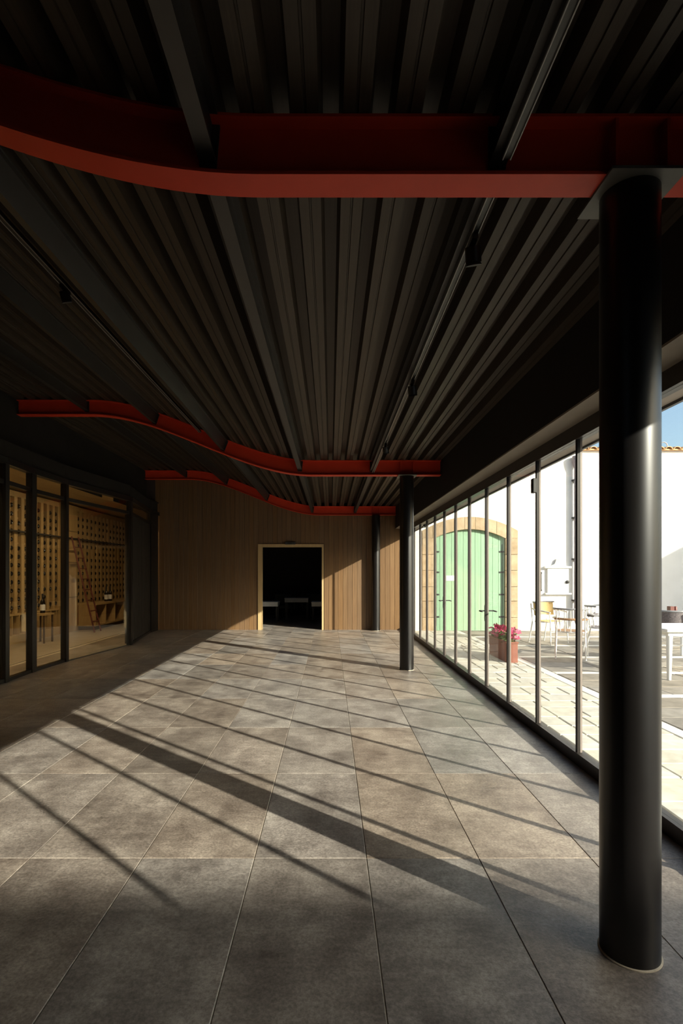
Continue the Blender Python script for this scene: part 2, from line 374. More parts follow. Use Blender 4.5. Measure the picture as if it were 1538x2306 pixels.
track(0.672, BEAMS[0] + 0.08, BEAMS[1] - 0.08, 3.108, 'black light track with two bright lips along the ceiling, behind the front red beam',
      [(2.52, 'nearest, just behind the front red beam'), (4.38, 'middle one of three on the right track'), (6.5, 'farthest of three, before the middle red beam')], 'black cylindrical track spotlight, %s')
track(0.672, -3.6, BEAMS[0] - 0.09, 3.108, 'black light track with two bright lips at the top edge, before the front red beam', [], '')
track(-2.05, BEAMS[0] + 0.08, BEAMS[1] - 0.08, zc(-2.05) + BH - 0.06, 'black light track in the shade on the sloping roof at left', [(4.1, 'near the left picture edge')], 'black cylindrical track spotlight in the dark, %s')

# ------------------------------------------------------------------ bulkhead over the glass, soffit and eave
struct(bx('trim_1', (1.75, -4.0, 2.735), (2.04, 14.3, 3.38), 'bulkhead'), 'deep dark bulkhead running above the glass wall')
struct(bx('trim_2', (1.752, -4.0, 2.722), (1.965, 14.295, 2.735), 'soffit'), 'taupe soffit strip under the dark bulkhead')
struct(bx('trim_3', (1.965, -4.0, 2.605), (2.045, 14.295, 2.735), 'mullion'), 'dark head rail of the glass wall')
struct(bx('trim_4', (2.045, -4.0, 2.615), (2.175, 14.25, 3.5), 'eave'), 'outer eave edge above the glass wall')
struct(bx('trim_5', (2.16, -4.0, 2.595), (2.185, 14.25, 2.64), 'mullion'), 'dark drip edge of the outer eave')

# ------------------------------------------------------------------ glass facade
PY = [4.262 + 0.8365 * k for k in range(-6, 12)]
BAYS = {}
for k in range(len(PY) - 1):
    ya, yb = PY[k], PY[k + 1]
    if yb > 14.3: yb = 14.29
    w = sempty({9: 'door_3', 12: 'door_4'}.get(k, 'window_%d' % (k + 1)), None, (XG, ya, 0))
    bx('bottom_rail', (-0.025, 0.0, 0.0), (0.045, yb - ya, 0.095), 'mullion', w)
    bx('post', (-0.014, -0.015, 0.095), (0.010, 0.015, 2.605), 'mullion', w)
    bx('outer_cap', (0.010, -0.015, 0.095), (0.026, 0.015, 2.605), 'cap', w)
    bx('cover_strip', (-0.018, -0.0085, 0.095), (-0.014, 0.0085, 2.605), 'black_paint', w)
    bx('pane', (0.004, 0.015, 0.095), (0.010, yb - ya - 0.015, 2.605), 'glass', w)
    BAYS[k] = w
w = sempty('window_20', None, (XG, PY[-1], 0)) if PY[-1] < 14.2 else None
if w:
    yb = 14.29; ya = PY[-1]
    bx('bottom_rail', (-0.025, 0.0, 0.0), (0.045, yb - ya, 0.095), 'mullion', w); bx('post', (-0.022, -0.019, 0.095), (0.03, 0.019, 2.605), 'mullion', w)
    bx('pane', (0.012, 0.019, 0.095), (0.020, yb - ya, 2.605), 'glass', w)
def lever(y, w):
    z = 1.02
    p = bx('door_handle', (-0.022, -0.014, z - 0.10), (-0.018, 0.014, z + 0.10), 'iron', w)
    MB().tube([(-0.022, 0, z + 0.03), (-0.085, 0, z + 0.03), (-0.09, -0.012, z + 0.03), (-0.09, -0.13, z + 0.028)], 0.009, 8).build('lever', 'iron', p, smooth=True)
    MB().tube([(0.030, 0, z + 0.03), (0.085, 0, z + 0.03), (0.09, -0.012, z + 0.03), (0.09, -0.13, z + 0.028)], 0.009, 8).build('lever', 'iron', p, smooth=True)
    MB().tube([(-0.028, 0, z - 0.06), (-0.022, 0, z - 0.06)], 0.008, 8).build('keyhole', 'steel', p, smooth=True)
for k in (9, 12): lever(PY[k], BAYS[k])
ts = thing('door_closer', 'thin dark door closer arm at the top of the far glass door', 'door closer', (XG, PY[14], 2.5))
bx('body', (-0.07, -0.15, -0.03), (-0.0182, 0.02, 0.03), 'iron', ts)
MB().tube([(-0.05, -0.1, -0.03), (-0.16, -0.42, -0.05)], 0.012, 8).build('arm', 'iron', ts, smooth=True)
sp = thing('wall_sensor', 'small black box fixed high on a glass wall post', 'sensor', (XG, PY[7], 2.37))
bx('body', (-0.055, -0.03, -0.07), (-0.0182, 0.03, 0.07), 'iron', sp, bevel=0.006)
bx('lens', (-0.059, -0.015, -0.03), (-0.055, 0.015, 0.02), 'black_paint', sp)

# ------------------------------------------------------------------ wooden end wall
DX0, DX1, DZ = -1.95, -0.18, 2.305
wb = sempty('wall_back', 'vertical oak board cladding on the end wall', (0, YB, 0))
x = -4.72; pw = 0.1265; i = 0
while x < 1.96:
    x1 = min(x + pw - 0.004, 1.965)
    segs = []
    if x1 <= DX0 or x >= DX1: segs = [(x, x1, 0.0)]
    else:
        segs.append((x, x1, DZ))
        if x < DX0 - 0.012: segs.append((x, DX0, 0.0))
        if x1 > DX1 + 0.012: segs.append((DX1, x1, 0.0))
    for (a, c, z0) in segs:
        ze0 = min(zc(a) + 0.012, 9); ze1 = zc(c) + 0.012
        if z0 == 0.0 and a != x or c != x1: ze0 = ze1 = DZ
        b = MB(); dy = random.uniform(0, 0.002); d = 0.02; bv = 0.0025
        vs = [(a, dy + bv, z0), (a + bv, dy, z0), (c - bv, dy, z0), (c, dy + bv, z0), (c, d, z0), (a, d, z0)]
        vt = [(q[0], q[1], ze0 + (ze1 - ze0) * (q[0] - a) / (c - a)) for q in vs]
        b.add(vs + vt, [(j, (j + 1) % 6, 6 + (j + 1) % 6, 6 + j) for j in range(6)] + [(5, 4, 3, 2, 1, 0), (6, 7, 8, 9, 10, 11)])
        b.build('plank', 'plank', wb)
    x += pw
# solid core behind the boards, with the doorway left open
core = MB(); core.box((-4.72, 0.02, 0), (DX0, 0.16, 3.0)); core.box((DX1, 0.02, 0), (1.97, 0.16, 3.0)); core.box((DX0, 0.02, DZ), (DX1, 0.16, 3.0))
xs2 = curve_pts(-4.72, 1.97, 40); pr = [(q, zc(q) + BH + 0.1) for q in reversed(xs2)]
core.prism_y([(-4.72, 3.0), (1.97, 3.0)] + pr, 0.02, 0.16)
core.build('core', 'wall_dark', wb)
struct(bx('wall_back_upper', (-7.4, YB, 3.4), (-4.72, YB + 0.15, 4.4), 'wall_dark'), 'dark wall above the wine room')
dr = sempty('door_1', 'open doorway with a pale oak frame in the end wall', (0, YB, 0))
bx('jamb', (DX0, -0.03, 0), (DX0 + 0.105, 0.17, DZ), 'frame_wood', dr)
bx('jamb', (DX1 - 0.05, -0.03, 0), (DX1, 0.17, DZ), 'frame_wood', dr)
bx('head', (DX0 + 0.105, -0.03, DZ - 0.075), (DX1 - 0.05, 0.17, DZ), 'frame_wood', dr)
ds = thing('door_sensor', 'flat black sensor box over the doorway', 'sensor', (-1.08, YB - 0.03, 2.33))
bx('housing', (-0.14, -0.05, -0.035), (0.14, 0.03, 0.035), 'iron', ds, bevel=0.01)
bx('lens', (-0.05, -0.054, -0.02), (0.05, -0.05, 0.015), 'black_paint', ds)

# dark room beyond the doorway
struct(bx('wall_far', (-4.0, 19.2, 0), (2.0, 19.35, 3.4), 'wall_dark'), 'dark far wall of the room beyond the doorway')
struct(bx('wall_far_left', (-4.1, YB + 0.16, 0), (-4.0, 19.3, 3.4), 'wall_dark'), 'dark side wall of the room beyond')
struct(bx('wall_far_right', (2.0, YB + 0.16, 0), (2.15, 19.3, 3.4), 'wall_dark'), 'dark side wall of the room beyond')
def low_table(x, y, z, w, d, label, m, legm='dark_leather', ap=0.11):
    t = thing('low_table', label, 'table', (x, y, 0), 'tables in the dark room')
    bx('table_top', (-w/2, -d/2, z - 0.03), (w/2, d/2, z), m, t, bevel=0.004)
    bx('apron', (-w/2 + 0.01, -d/2 + 0.01, z - 0.03 - ap), (w/2 - 0.01, d/2 - 0.01, z - 0.03), m, t)
    for sx in (-1, 1):
        for sy in (-1, 1):
            bx('leg', (sx*(w/2-0.05)-0.02, sy*(d/2-0.05)-0.02, 0), (sx*(w/2-0.05)+0.02, sy*(d/2-0.05)+0.02, z-0.03-ap), legm, t)
low_table(-1.92, 16.6, 0.64, 0.62, 0.6, 'pale low table at the left inside the dark doorway', 'white_plastic')
low_table(-0.28, 16.6, 0.64, 0.62, 0.6, 'pale low table at the right inside the dark doorway', 'white_plastic')
low_table(-1.10, 17.5, 0.72, 0.78, 0.7, 'grey table in the centre of the dark doorway', 'grey_top')
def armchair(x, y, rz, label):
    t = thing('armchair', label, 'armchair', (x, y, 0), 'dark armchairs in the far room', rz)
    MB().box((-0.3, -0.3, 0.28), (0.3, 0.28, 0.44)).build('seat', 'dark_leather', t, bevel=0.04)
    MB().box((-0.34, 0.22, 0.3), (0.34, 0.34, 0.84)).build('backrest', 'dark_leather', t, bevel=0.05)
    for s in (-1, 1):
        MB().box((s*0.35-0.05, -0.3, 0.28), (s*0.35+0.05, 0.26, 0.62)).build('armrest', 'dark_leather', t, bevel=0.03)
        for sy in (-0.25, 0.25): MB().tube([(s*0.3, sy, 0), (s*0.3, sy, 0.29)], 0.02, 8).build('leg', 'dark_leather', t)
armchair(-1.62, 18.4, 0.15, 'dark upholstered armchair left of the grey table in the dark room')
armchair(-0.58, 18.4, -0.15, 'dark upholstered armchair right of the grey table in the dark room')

# ------------------------------------------------------------------ hall sides behind the view
struct(bx('wall_near', (-7.4, -4.4, 0), (2.05, -4.05, 3.9), 'wall_dark'), 'dark wall closing the hall behind the viewer')
struct(bx('wall_right_added', (1.95, -4.05, 0), (2.05, PY[0] - 0.02, 2.72), 'wall_dark'), 'added unseen dark wall before the glazing, dimming the nearest ceiling bay')  # unseen wall added instead of more glazing to darken the near ceiling
struct(bx('wall_left', (-4.75, -4.05, 0), (-4.6, 4.0, 4.4), 'wall_dark'), 'dark wall along the left before the wine room')

# ------------------------------------------------------------------ wine room glazing
GP = [(-4.52, 4.02), (-4.54, 5.2), (-4.56, 6.35), (-4.575, 7.44), (-4.62, 8.20), (-4.59, 9.17), (-4.28, 11.31), (-4.66, 13.70), (-4.63, 14.2)]
HZ, TZ = 3.06, 2.81
def seg_box(parent, name, a, b, z0, z1, th, m, inset=0.0, bevel=0):
    a = Vector((a[0], a[1], 0)); b = Vector((b[0], b[1], 0)); d = (b - a).normalized(); nrm = Vector((-d.y, d.x, 0)) * th / 2
    a = a + d * inset; b = b - d * inset
    q = [a + nrm, a - nrm, b - nrm, b + nrm]
    mb = MB().add([(v.x, v.y, z0) for v in q] + [(v.x, v.y, z1) for v in q], [(0,3,2,1),(4,5,6,7),(0,1,5,4),(1,2,6,5),(2,3,7,6),(3,0,4,7)])
    return part(name, parent, mb, m)
for k in range(len(GP) - 1):
    a, b = GP[k], GP[k + 1]
    w = sempty('window_%d' % (21 + k), None, (a[0], a[1], 0))
    wide = 0.062 if k == 4 else 0.045
    part('post', w, MB().box((a[0]-0.05, a[1]-wide, 0), (a[0]+0.05, a[1]+wide, HZ)), 'black_paint')
    seg_box(w, 'head_rail', a, b, HZ, HZ + 0.09, 0.12, 'black_paint')
    seg_box(w, 'transom', a, b, TZ - 0.03, TZ + 0.03, 0.06, 'black_paint', wide)
    seg_box(w, 'pane', a, b, TZ + 0.03, HZ, 0.01, 'inner_glass', wide)
    if k >= 6:
        seg_box(w, 'bottom_rail', a, b, 0.0, 0.05, 0.07, 'black_paint', wide)
        if k == 7: seg_box(w, 'glow_stop_panel', a, b, 0.05, HZ, 0.04, 'black_paint', 0)  # solid panel added to stop lamp glow leaking onto the wood wall
    elif k != 5:
        seg_box(w, 'bottom_rail', a, b, 0.0, 0.05, 0.07, 'black_paint', wide)
        seg_box(w, 'pane', a, b, 0.05, TZ - 0.03, 0.01, 'inner_glass', wide)
    else:      # two sliding leaves, the track lies flush with the floor
        seg_box(w, 'floor_track', a, b, 0.0, 0.008, 0.06, 'iron', wide)
        seg_box(w, 'pane', a, b, 0.008, TZ - 0.03, 0.01, 'inner_glass', wide)
# fluted dark screen pleats in the corner bay
w = sempty('window_29', 'dark fluted corner screen of the wine room', (GP[6][0], GP[6][1], 0))
for q in range(13):
    f = (q + 0.5) / 13; px = GP[6][0] + (GP[7][0] - GP[6][0]) * f - 0.05; py = GP[6][1] + (GP[7][1] - GP[6][1]) * f
    part('slat', w, MB().tube([(px, py, 0.02), (px, py, 2.78)], 0.066, 10), 'screen', smooth=True)
part('slat_post', w, MB().box((-4.72, 13.62, 0), (-4.62, 13.78, HZ)), 'black_paint')
# fascia above the glass
hb = sempty('trim_6', 'black fascia above the wine room glass', (0, 0, 0))
for k in range(len(GP) - 1):
    a, b = GP[k], GP[k + 1]
    seg_box(hb, 'fascia_panel', (a[0] - 0.02, a[1]), (b[0] - 0.02, b[1]), HZ + 0.09, HZ + 0.34, 0.05, 'roof_dark')
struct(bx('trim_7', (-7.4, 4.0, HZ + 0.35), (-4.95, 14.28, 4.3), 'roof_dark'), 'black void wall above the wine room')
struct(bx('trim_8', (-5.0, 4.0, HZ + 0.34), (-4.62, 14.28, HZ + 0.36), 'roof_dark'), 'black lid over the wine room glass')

# ------------------------------------------------------------------ wine room
RX = -6.72
struct(bx('wall_left_far', (-7.4, 3.9, 0), (-7.0, 19.4, 4.4), 'rack_wood'), 'wood lined wall behind the wine racks')
struct(bx('wall_cellar_end', (-7.0, 17.75, 0), (-4.1, 17.9, 3.4), 'rack_wood'), 'wood lined end wall of the wine room')
struct(bx('wall_cellar_side', (-4.86, 14.46, 0), (-4.72, 17.75, 3.4), 'rack_wood'), 'inner wood wall of the wine room beside the end wall')
struct(bx('wall_cellar_near', (-7.0, 3.9, 0), (-4.6, 4.0, 4.2), 'wall_dark'), 'near end wall of the wine room')
struct(bx('floor_cellar', (-7.0, 4.0, -0.002), (-5.3, 17.75, 0.012), 'room_floor'), 'pale floor of the wine room')
struct(bx('ceiling_cellar', (-7.0, 4.0, 3.33), (-4.8, 17.75, 3.40), 'rack_wood'), 'wooden ceiling of the wine room')
BPY, BPZ = 0.255, 0.182
def rack(ya, yb, label):
    t = thing('wine_rack', label, 'wine rack', (RX, ya, 0), 'wooden wine racks')
    L = yb - ya
    bx('back_panel', (-0.27, 0, 0.12), (-0.25, L, 3.28), 'rack_back', t)
    bx('top_board', (-0.25, 0, 3.16), (0.0, L, 3.28), 'rack_wood', t)
    n = int(round(L / BPY))
    for q in range(n + 1):
        y = L * q / n
        bx('upright', (-0.25, y - 0.056 if q else 0, 0.66), (0.0, y + 0.056 if q < n else L, 3.16), 'rack_wood', t)
        if q < n:
            bx('upright', (-0.25, y + L/n*0.5 - 0.012, 0.20), (0.0, y + L/n*0.5 + 0.012, 0.62), 'rack_wood', t)
    bx('shelf_board', (-0.25, 0, 0.62), (0.0, L, 0.66), 'rack_wood', t)
    bx('plinth', (-0.25, 0, 0.012), (0.0, L, 0.20), 'rack_wood', t)
    for r in range(13):
        bx('bottle_rail', (-0.09, 0.0, 0.74 + r * BPZ - 0.04), (-0.07, L, 0.74 + r * BPZ), 'rack_wood', t)
    return t, n
bot_me = MB().lathe([(0.012, -0.024), (0.026, -0.004), (0.042, 0.0), (0.048, -0.006), (0.048, -0.14), (0.030, -0.17), (0.015, -0.19), (0.014, -0.235)], 10, axis='x').mesh('wine_bottle', 'bottle', True)
ORD = ['first', 'second', 'third', 'fourth', 'fifth', 'sixth', 'seventh', 'eighth', 'ninth', 'tenth', 'eleventh', 'twelfth', 'thirteenth', 'fourteenth']
for ya, yb, lab, glab in [(10.05, 13.15, 'tall wooden wine rack behind the narrow glass panes', 'left'), (14.05, 17.4, 'tall wooden wine rack seen through the wide glass opening', 'right')]:
    t, n = rack(ya, yb, lab)
    L = yb - ya
    for q in range(n):
        for r in range(13):
            if random.random() < 0.06: continue
            o = link('wine_bottle', bot_me, None, (RX - 0.008, ya + L * (q + 0.5) / n, 0.74 + r * BPZ + 0.049))
            cn = (n - 1 - q) if glab == 'left' else q
            tag(o, 'wine bottle in the %s rack, %s row from top, %s column from pier' % (glab, ORD[12 - r], ORD[cn]), 'bottle', 'bottles in the %s wine rack' % glab)
# plain wood pier between the racks
pr_ = thing('wood_pier', 'plain honey wood pier between the two wine racks', 'panel', (RX, 13.15, 0))
bx('panel', (-0.25, 0.003, 0.012), (0.03, 0.897, 3.28), 'rack_wood', pr_)
for z in (0.9, 1.8, 2.6): bx('batten', (0.03, 0.003, z), (0.038, 0.897, z + 0.012), 'rack_back', pr_)
# ladder rail and ladder
lr = thing('ladder_rail', 'black horizontal ladder rail across the wine racks', 'rail', (RX + 0.064, 10.05, 2.42))
MB().tube([(0, 0, 0), (0, 7.3, 0)], 0.022, 10).build('bar', 'iron', lr, smooth=True)
for y in (0.05, 1.5, 3.05, 4.05, 5.6, 7.2): bx('bracket', (-0.06, y - 0.015, -0.012), (0.0, y + 0.015, 0.012), 'iron', lr)
la = thing('library_ladder', 'tall dark ladder leaning against the wine rack rail', 'ladder', (RX + 0.085, 13.55, 0.012))
for dy in (-0.01, 0.36):
    MB().tube([(0.62, dy, 0.0), (0.03, dy, 2.45)], 0.020, 8).build('stile', 'red_brown', la, smooth=True)
for r in range(8):
    f = (r + 1) / 9; X_ = 0.62 + (0.03 - 0.62) * f; Z_ = 2.45 * f
    bx('rung', (X_ - 0.03, 0.0, Z_ - 0.01), (X_ + 0.03, 0.35, Z_ + 0.01), 'red_brown', la)
# bench with open boxes below the right rack
be = thing('storage_bench', 'low wooden bench with open boxes in front of the wine rack', 'bench', (-6.716, 14.1, 0.012))
bx('top_board', (0, 0, 0.66), (0.50, 3.2, 0.71), 'rack_wood', be, bevel=0.004)
bx('bottom_board', (0, 0, 0.10), (0.48, 3.2, 0.14), 'rack_wood', be)
bx('plinth', (0.02, 0.02, 0.0), (0.44, 3.18, 0.10), 'rack_back', be)
bx('back_board', (0.0, 0.0, 0.14), (0.02, 3.2, 0.66), 'red_brown', be)
for q in range(6): bx('divider', (0.02, q * 0.634 + 0.0, 0.14), (0.48, q * 0.634 + 0.03, 0.66), 'rack_wood', be)
def display_bottle(x, y, z, label):
    t = thing('display_bottle', label, 'bottle', (x, y, z), 'standing display bottles')
    MB().lathe([(0.05, 0.0), (0.052, 0.01), (0.052, 0.24), (0.04, 0.275), (0.02, 0.31), (0.018, 0.40), (0.021, 0.405), (0.021, 0.42)], 16).build('glass_body', 'bottle', t, smooth=True)
    MB().lathe([(0.0525, 0.06), (0.053, 0.07), (0.053, 0.18), (0.0525, 0.19)], 16).build('paper_label', 'bottle_label', t, smooth=True)
    MB().lathe([(0.0185, 0.34), (0.0222, 0.36), (0.0222, 0.424)], 12).build('capsule', 'iron', t, smooth=True)
display_bottle(-6.40, 15.15, 0.722, 'dark bottle with white label standing on the wooden bench')
display_bottle(-6.36, 15.32, 0.722, 'second dark labelled bottle just behind on the wooden bench')
ped = thing('display_stand', 'small wooden display stand behind the narrow glass pane', 'stand', (-6.30, 11.6, 0.012))
bx('top', (-0.16, -0.2, 0.60), (0.16, 0.2, 0.64), 'rack_wood', ped)
for sx in (-1, 1):
    for sy in (-1, 1): bx('leg', (sx*0.13-0.015, sy*0.17-0.015, 0), (sx*0.13+0.015, sy*0.17+0.015, 0.60), 'rack_back', ped)
display_bottle(-6.30, 11.62, 0.652, 'dark bottle with white label on the small stand behind narrow glass')
# warm ceiling lamps of the wine room
for q, y in enumerate((6.0, 8.6, 10.4, 12.8)):
    t = thing('ceiling_lamp', 'warm linear ceiling lamp in the wine room, %s from the entrance side' % ('first', 'second', 'third', 'fourth')[q], 'lamp', (-4.92, y, 3.33), 'wine room ceiling lamps')
    bx('housing', (-0.05, -0.7, -0.03), (0.05, 0.7, 0.0), 'iron', t); bx('added_spill_shield', (0.052, -0.9, -0.19), (0.058, 0.9, 0.0), 'iron', t); bx('diffuser', (-0.04, -0.68, -0.036), (0.04, 0.68, -0.03), 'lamp', t)  # shield is an added plate that keeps lamp light off the hall floor

# ------------------------------------------------------------------ plaza outside
YF = 14.2
pv = struct(bx('ground', (2.05, -30, -0.25), (45, 40, -0.035), 'paving_base'), 'pale stone paved plaza outside the glass wall')
random.seed(11)
pm = {}
def slab_mesh(w, d, m):
    key = (round(w, 2), round(d, 2), m)
    if key not in pm:
        b = MB(); e = 0.008
        b.add([(0,0,-.03),(w,0,-.03),(w,d,-.03),(0,d,-.03),(0,0,-.006),(w,0,-.006),(w,d,-.006),(0,d,-.006),(e,e,0),(w-e,e,0),(w-e,d-e,0),(e,d-e,0)],
              [(0,1,5,4),(1,2,6,5),(2,3,7,6),(3,0,4,7),(4,5,9,8),(5,6,10,9),(6,7,11,10),(7,4,8,11),(8,9,10,11)])
        pm[key] = b.mesh('paving_slab', m)
    return pm[key]
def slab(x, y, w, d, m): link('paving_slab', slab_mesh(w - 0.012, d - 0.012, m), pv, (x, y, -0.012 + random.uniform(-0.004, 0.003)))
y = 2.2; row = 0
while y < YF - 0.3:                       # cream cobbles along the glass
    d = (0.34, 0.42, 0.30)[row % 3]; x = 2.20
    while x < 3.26:
        wv = min(random.choice((0.25, 0.36, 0.46)), 3.30 - x); wv = 3.30 - x if 3.30 - x - wv < 0.12 else wv
        slab(x, y, wv, d, 'paving_cream'); x += wv
    y += d; row += 1
y = 2.2
while y < YF - 0.1:                       # pale kerb line parallel to the glass
    slab(3.30, y, 0.17, min(1.2, YF - 0.02 - y), 'paving_strip'); y += 1.2
y = 2.6; row = 0
while y < YF - 0.05:                      # grey brown slabs with pale cross strips
    strip = row % 4 == 2
    d = 0.16 if strip else min((0.42, 0.5, 0, 0.46)[row % 4], YF - 0.02 - y)
    x = 3.47
    while x < 10.6:
        wv = 1.2 if strip else random.choice((0.7, 0.9, 1.1))
        if x / (y + d) < 0.80: slab(x, y, wv, d, 'paving_strip' if strip else 'paving')
        x += wv
    y += d; row += 1

# white facade across the plaza
EZ = 4.80
fc = sempty('wall_facade', 'white rendered facade across the plaza', (0, YF, 0))
DC = 3.73; DI, DO = 0.945, 1.28
part('render', fc, MB().box((2.19, YF + 0.12, -0.1), (DC - DO + 0.02, YF + 0.6, EZ)).box((DC + DO - 0.02, YF + 0.12, -0.1), (16, YF + 0.6, EZ)).box((DC - DO + 0.02, YF + 0.12, 3.0), (DC + DO - 0.02, YF + 0.6, EZ)).box((DC - DO, YF + 0.45, -0.1), (DC + DO, YF + 0.6, 3.0)), 'white_wall')
# keep a clean front skin flush with the stone
def spandrel(s_):
    pts = [(DC + s_ * DO * (1 - k / 8), 2.66 + 0.37 * (1 - (1 - k / 8) ** 2)) for k in range(9)]
    return pts + [(DC, 3.05), (DC + s_ * DO, 3.05)]
part('front_skin', fc, MB().prism_y(spandrel(1), YF, YF + 0.12).prism_y(spandrel(-1), YF, YF + 0.12).box((2.19, YF, -0.1), (DC - DO, YF + 0.12, EZ)).box((DC + DO, YF, -0.1), (16, YF + 0.12, EZ)).box((DC - DO, YF, 3.05), (DC + DO, YF + 0.12, EZ)), 'white_wall')
# stone door surround: jamb blocks and arch stones
ar = sempty('door_2', 'green arched wooden gate in a sandstone surround', (DC, YF, 0))
zs = [-0.05, 0.34, 0.78, 1.16, 1.60, 2.02, 2.46]
for s in (-1, 1):
    for q in range(6):
        a, b = sorted((s * DI, s * DO))
        bx('stone_block', (a + 0.003, -0.03 - 0.004 * (q % 2), zs[q] + 0.004), (b - 0.003, 0.44, zs[q + 1] - 0.004), 'sandstone', ar, bevel=0.006)
def arch(xr, zsp, rise, half): return zsp + rise * (1 - (xr / half) ** 2)
nv = 9
for q in range(nv):
    xa = -DO + 2 * DO * q / nv + 0.004; xb = -DO + 2 * DO * (q + 1) / nv - 0.004
    pts = []
    def zi(x): return arch(min(max(x, -DI), DI), 2.46, 0.24, DI)
    def zo(x): return arch(x, 2.66, 0.37, DO)
    K = 5
    low = [(xa + (xb - xa) * i / K, zi(xa + (xb - xa) * i / K)) for i in range(K + 1)]
    top = [(xa + (xb - xa) * i / K, zo(xa + (xb - xa) * i / K)) for i in range(K, -1, -1)]
    MB().prism_y(low + top, -0.035, 0.44).build('arch_stone', 'sandstone', ar)
npk = 12
for q in range(npk):
    xa = -DI + 2 * DI * q / npk + (0.004 if q != 6 else 0.008); xb = -DI + 2 * DI * (q + 1) / npk - 0.003
    low = [(xa, -0.02), (xb, -0.02)]
    top = [(xb, arch(xb, 2.46, 0.235, DI)), ((xa + xb) / 2, arch((xa + xb) / 2, 2.46, 0.235, DI)), (xa, arch(xa, 2.46, 0.235, DI))]
    MB().prism_y(low + top, 0.07, 0.13).build('door_plank', 'green', ar)
for s in (-1, 1):
    for z in (0.35, 0.95, 1.55, 2.1):
        a, b = sorted((s * DI, s * (DI - 0.14)))
        bx('hinge', (a, 0.058, z - 0.02), (b, 0.07, z + 0.02), 'iron', ar)
    MB().tube([(s * (DI - 0.06), 0.06, 0.1), (s * (DI - 0.06), 0.06, 2.3)], 0.008, 6).build('hinge_rod', 'iron', ar)
bx('white_rectangle', (-0.62, 0.060, 1.32), (-0.32, 0.068, 1.46), 'white_plastic', ar)  # small white rectangle in front of the gate planks
# eave tiles
er = thing('tiled_eave', 'orange clay tile eave along the top of the white facade', 'roof', (2.2, YF, EZ + 0.002))
half = []
for k in range(9):
    t_ = PI * k / 8; half.append((0.1 * math.cos(t_), 0.075 * math.sin(t_)))
for k in range(8, -1, -1):
    t_ = PI * k / 8; half.append((0.085 * math.cos(t_), 0.058 * math.sin(t_)))
tme = MB().prism_y(half, -0.14, 0.5).mesh('roof_tile', 'roof_tile', True)
bx('eave_board', (0, -0.1, 0.0), (12.7, 0.6, 0.03), 'roof_tile', er)
for k in range(57):
    o = link('roof_tile', tme, er, (0.12 + k * 0.222, 0, 0.03)); o.rotation_euler.x = math.radians(8)
rp = thing('roof_pipe', 'thin bent metal pipe standing on the tiled eave', 'pipe', (9.02, YF + 0.2, EZ + 0.1))
MB().tube([(-0.06, 0, 0), (-0.06, 0, 0.12), (-0.03, 0, 0.17), (0.04, 0, 0.18), (0.10, 0, 0.15), (0.13, 0, 0.08), (0.13, 0, 0.0)], 0.012, 8).build('bent_tube', 'steel', rp, smooth=True)
bx('foot', (-0.09, -0.03, -0.03), (0.16, 0.03, 0.0), 'steel', rp)
# downpipe
dp = thing('downpipe', 'mauve grey downpipe with hopper on the white facade', 'downpipe', (6.53, YF - 0.118, 0))
MB().tube([(0, 0, 0.35), (0, 0, 4.35)], 0.062, 16).build('pipe', 'pipe_grey', dp, smooth=True)
MB().lathe([(0.065, 4.33), (0.10, 4.45), (0.11, 4.62), (0.105, 4.63)], 16).build('hopper', 'pipe_grey', dp, smooth=True)
MB().tube([(0, 0, 0.36), (0, -0.03, 0.25), (0, -0.10, 0.16)], 0.062, 16).build('shoe', 'pipe_grey', dp, smooth=True)
for z in (0.8, 1.9, 3.0, 4.0): bx('bracket', (-0.08, -0.015, z - 0.02), (0.08, 0.117, z + 0.02), 'iron', dp)
# white wall niche
ni = thing('wall_shrine', 'small white wall cabinet with pediment on the white facade', 'cabinet', (6.05, YF, 0))
bx('body', (-0.26, -0.06, 1.0), (0.30, 0.0, 1.66), 'white_wall', ni)
bx('shelf', (-0.32, -0.10, 0.96), (0.36, 0.0, 1.0), 'white_wall', ni)
bx('cornice', (-0.34, -0.10, 1.66), (0.36, 0.0, 1.71), 'white_wall', ni)
MB().prism_y([(-0.22, 1.71), (0.24, 1.71), (0.10, 1.77), (0.05, 1.90), (-0.03, 1.90), (-0.08, 1.77)], -0.07, 0.0).build('pediment', 'grey_top', ni)
MB().lathe([(0.045, 0.0), (0.045, -0.03), (0.02, -0.05)], 12, (0.26, -0.06, 1.29), axis='y').build('knob', 'iron', ni, smooth=True)
hb2 = thing('wall_bar', 'thin vertical dark metal bar on the white wall left of the cabinet', 'bar', (5.62, YF - 0.04, 0))
MB().tube([(0, 0, 1.05), (0, 0, 1.55)], 0.018, 8).build('rod', 'iron', hb2, smooth=True)
for z in (1.07, 1.53): MB().tube([(0, 0, z), (0, 0.04, z)], 0.032, 8).build('mount', 'iron', hb2)

# enclosing plaza buildings out of the frame that cast the shadows seen on floor and facade
struct(bx('wall_plaza_right', (15.0, 8.0, -0.1), (17.0, 14.15, 5.14), 'white_wall'), 'white plaza building at the right')
struct(bx('wall_plaza_rear', (6.0, -24.0, -0.1), (40.0, -11.75, 8.5), 'white_wall'), 'white plaza building behind the viewer')

